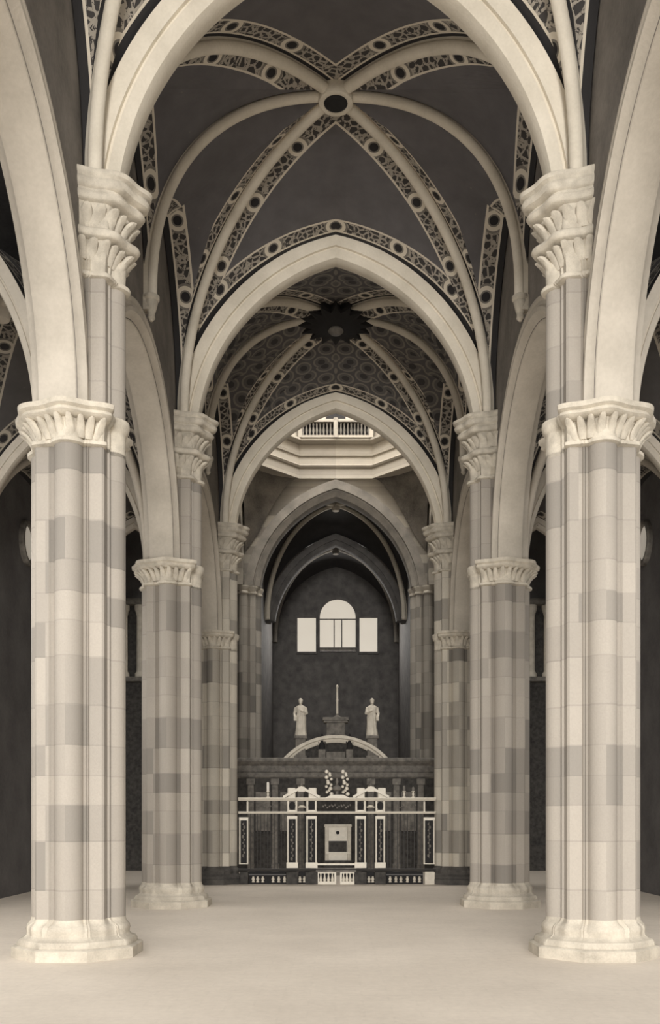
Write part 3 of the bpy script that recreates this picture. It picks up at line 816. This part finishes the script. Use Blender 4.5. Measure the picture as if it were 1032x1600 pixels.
bars(389, 448, 11, 1270, 1359); bars(465, 479, 3, 1270, 1359); bars(572, 587, 3, 1270, 1359); bars(603, 661, 11, 1270, 1359)
# frieze cartouches
for x in (472, 579.5):
    m = MB(); m.ball((rx(x), -.03, rz(1260)), .1, 10, .45); m.tube((rx(x-6), -.02, rz(1261)), (rx(x+6), -.02, rz(1261)), .02); m.build('frieze_ornament', M_BRASS, scr)
for x in (420, 512, 527, 541, 625, 643):
    m = MB()
    for k in range(5): m.ball((rx(x)+(k-2)*.07, -.02, rz(1260)+.05*math.sin(k*2.1)), .032, 6)
    m.build('frieze_ornament', M_GREYM, scr)
# pediments with blocks and finials
for xa, xb, xm in ((444, 499, 471.5), (553, 607, 580)):
    m = MB()
    for s_, xe in ((1, xa), (-1, xb)):
        e = Vector((rx(xe), 0, rz(1247))); t_ = Vector((rx(xm), 0, rz(1233)))
        d = (t_-e).normalized(); nr = Vector((-d.z, 0, d.x))*(1 if s_ > 0 else -1)*.075
        m.loft([[e+Vector((0, y, 0)), t_+Vector((0, y, 0)), t_+Vector((0, y, 0))+Vector((0, 0, .1)), e+Vector((0, y, 0))+nr] for y in (-.13, .13)])
    m.bbox(rx(xm)-.12, rx(xm)+.12, -.12, .12, rz(1237), rz(1229.5))
    pd = m.build('pediment', M_BRASS, scr)
    for xx in (xm-16, xm+17):
        m = MB(); m.bbox(rx(xx-6), rx(xx+6.5), .0, .2, rz(1247), rz(1231)); m.build('pediment_block', M_BRASS, pd)
    m = MB(); m.lathe([(.05, 0), (.03, .05), (.05, .1), (.02, .16), (.03, .2), (.008, .32)], rx(xm), 0, rz(1230), 10); m.build('finial', M_GREYM, pd, 40)
# central crest
m = MB(); pl = [(rx(505), rz(1248)), (rx(549), rz(1248)), (rx(543), rz(1245)), (rx(537), rz(1242)), (rx(518), rz(1242)), (rx(512), rz(1245))]
m.loft([[(x, y, z) for x, z in pl] for y in (-.12, .12)]); cb = m.build('crest_base', M_BRASS, scr)
m = MB()
for s_ in (-1, 1):
    c = rx(527)+s_*.27
    for k in range(13):
        t = k*2.4; m.ball((c+.085*math.cos(t), .05*math.sin(t*1.7), rz(1243)+.05+k*.062), .05 if k % 3 else .066, 6)
m.build('crest_scroll', M_BRASS, cb)
m = MB(); m.ball((rx(527), 0, rz(1232)), .16, 10, .6); m.tube((rx(527), 0, rz(1243)), (rx(527), 0, rz(1232)), .05); m.lathe([(.02, -.08), (.07, 0), (.03, .06), (.06, .14), (.01, .28)], rx(527), 0, rz(1228), 10)
m.build('crest_vase', M_GREYM, cb, 40)
# low gate in the middle bay
g = thing('low_gate', 'low pale two-panel gate between the middle pilasters of the metal screen', 'gate', (0, YR, 0))
zt_ = rz(1349)
MB().box(rx(496), rx(555), -.05, .05, zt_-.06, zt_).build('top_rail', M_BRASS, g)
MB().box(rx(494), rx(557), -.06, .06, rz(1363), rz(1356)).build('middle_rail', M_GREYM, g)
for xa, xb in ((493, 525.5), (529, 558)):
    m = MB(); a, b = rx(xa)+.06, rx(xb)
    m.box(a, b, -.07, .07, .0, .09); m.box(a, a+.06, -.06, .06, .09, rz(1363)); m.box(b-.06, b, -.06, .06, .09, rz(1363)); m.box(a, b, -.055, .055, rz(1364.5), rz(1362))
    pn = m.build('gate_panel', M_BRASS, g)
    MB().box(a+.05, b-.05, .02, .045, .08, rz(1363)).build('panel_back', M_BLACK, pn)
    for k in range(4):
        x = a+.06+(b-a-.12)*(k+.5)/4
        MB().lathe([(.04, .09), (.055, .15), (.04, .2), (.02, .3), (.03, rz(1364.5))], x, 0, 0, 8).build('baluster', M_BRASS, pn, 40)
for xa, xb in ((388.5, 447), (466.5, 478), (573, 586), (604, 662)):
    MB().bbox(rx(xa), rx(xb), .08, .2, 0, rz(1361)-.02).build('plinth_panel', M_BLACK, scr)
# low balusters along the side bays
for x in (396, 403, 411, 427, 436, 445, 469, 476, 577, 583, 610, 619, 627, 637, 648, 656):
    MB().lathe([(.05, .06), (.055, .09), (.035, .11), (.06, .17), (.03, .22), (.045, .24), (.02, .26)], rx(x), 0, 0, 8).build('low_baluster', M_MARBLE, scr, 40)
MB().box(rx(389), rx(448), -.05, .05, .30, .335).build('low_rail', M_IRON, scr)
MB().box(rx(603), rx(661), -.05, .05, .30, .335).build('low_rail', M_IRON, scr)
# candles along the top of the screen
def candle(x, h, label, wax=M_WAX):
    t = thing('candlestick', label, 'candlestick', (rx(x), YR, rz(1246.5)), 'candlesticks on the screen')
    MB().lathe([(.06, 0), (.06, .03), (.025, .06), (.04, .12), (.02, .18), (.06, .2), (.06, .22)], 0, 0, 0, 10).build('stick', M_BRASS, t, 40)
    MB().lathe([(.045, .22), (.05, .22+h*.5), (.045, .22+h), (.008, .22+h+.03)], 0, 0, 0, 10).build('candle', wax, t, 40)
candle(419, .28, 'bright candlestick on the left end of the metal screen')
candle(632, .16, 'dim candlestick on the screen, just right of the right pediment', M_GREYM)
candle(646, .12, 'short candlestick near the right end of the metal screen', M_GREYM)

# ------------------------------------------------------------------ transept altars
for sd, nm in ((-1, 'left'), (1, 'right')):
    X = sd*8.65; Y = YP[4]-.15
    t = thing('wall_altarpiece', f'pale framed altarpiece glimpsed in the dark transept beyond the {nm} arcade', 'altarpiece', (X, Y, 0), 'transept altarpieces')
    MB().bbox(-1.5, 1.5, -.3, .24, 0, 1.1).build('altar_block', M_SCREEN, t)
    MB().box(-1.1, 1.1, -.02, .24, 1.1, 11.4).build('painted_panel', M_SCREEN, t)
    for s_ in (-1, 1):
        m = MB(); m.lathe([(.24, 8.2), (.24, 8.35), (.17, 8.45), (.16, 10.8), (.2, 10.95), (.25, 11.1), (.25, 11.25)], s_*.35, -.15, 0, 14); m.build('column', M_MARBLE, t, 40)
    MB().bbox(-.75, .75, -.45, .2, 8.0, 8.2).build('ledge', M_GREYM, t)
    MB().bbox(-.75, .75, -.45, .2, 11.25, 11.5).build('entablature', M_GREYM, t)

# ------------------------------------------------------------------ light
W = bpy.data.worlds.new('World'); bpy.context.scene.world = W; W.use_nodes = True
bg = W.node_tree.nodes['Background']; bg.inputs[0].default_value = (1, .965, .91, 1); bg.inputs[1].default_value = .26
def area(name, loc, rot, sx, sy, e, col=(1, .965, .91)):
    l = bpy.data.lights.new(name, 'AREA'); l.shape = 'RECTANGLE'; l.size = sx; l.size_y = sy; l.energy = e; l.color = col
    o = bpy.data.objects.new(name, l); o.location = loc; o.rotation_euler = rot; C.objects.link(o); return o
# wide lamp added behind the viewer for even light; daylight from the lantern
area('west_fill_light', (0, -38, 9), (math.radians(94), 0, 0), 10, 12, 9000)
area('lantern_daylight', (0, cyc, 23.8), (0, 0, 0), 5, 5, 720)
sl = bpy.data.lights.new('soft_fill_sun', 'SUN'); sl.energy = 1.05; sl.angle = math.radians(55); sl.color = (1, .965, .91)  # broad soft sun added from the open west end so brightness holds with depth
so = bpy.data.objects.new('soft_fill_sun', sl); so.rotation_euler = (math.radians(90-24), 0, 0); so.location = (0, -20, 12); C.objects.link(so)
area('choir_window_light', (0, 51.6, 12.8), (math.radians(-80), 0, 0), 4, 3, 200)
# unseen fill lamps added in both aisles to flatten the light, stronger on the left
for sd in (-1, 1):
    for y in (10.6, 19):
        area('aisle_fill_light', (sd*8.9, y, 5.5), (0, math.radians(70)*sd, 0), 4, 6, 170 if sd < 0 else 90)


# ------------------------------------------------------------------ camera
cam = bpy.data.cameras.new('camera'); co = bpy.data.objects.new('camera', cam); C.objects.link(co)
co.location = (0, 0, 2.1); co.rotation_euler = (PI/2, 0, 0)
cam.sensor_fit = 'AUTO'; cam.sensor_width = 36; cam.lens = 1460*36/1600
cam.shift_x = -9/1600; cam.shift_y = 483/1600
cam.clip_end = 300
sc = bpy.context.scene; sc.camera = co
sc.view_settings.view_transform = 'Standard'; sc.view_settings.look = 'None'
sc.view_settings.exposure = 1.02; sc.view_settings.gamma = 1; sc.view_settings.use_curve_mapping = False
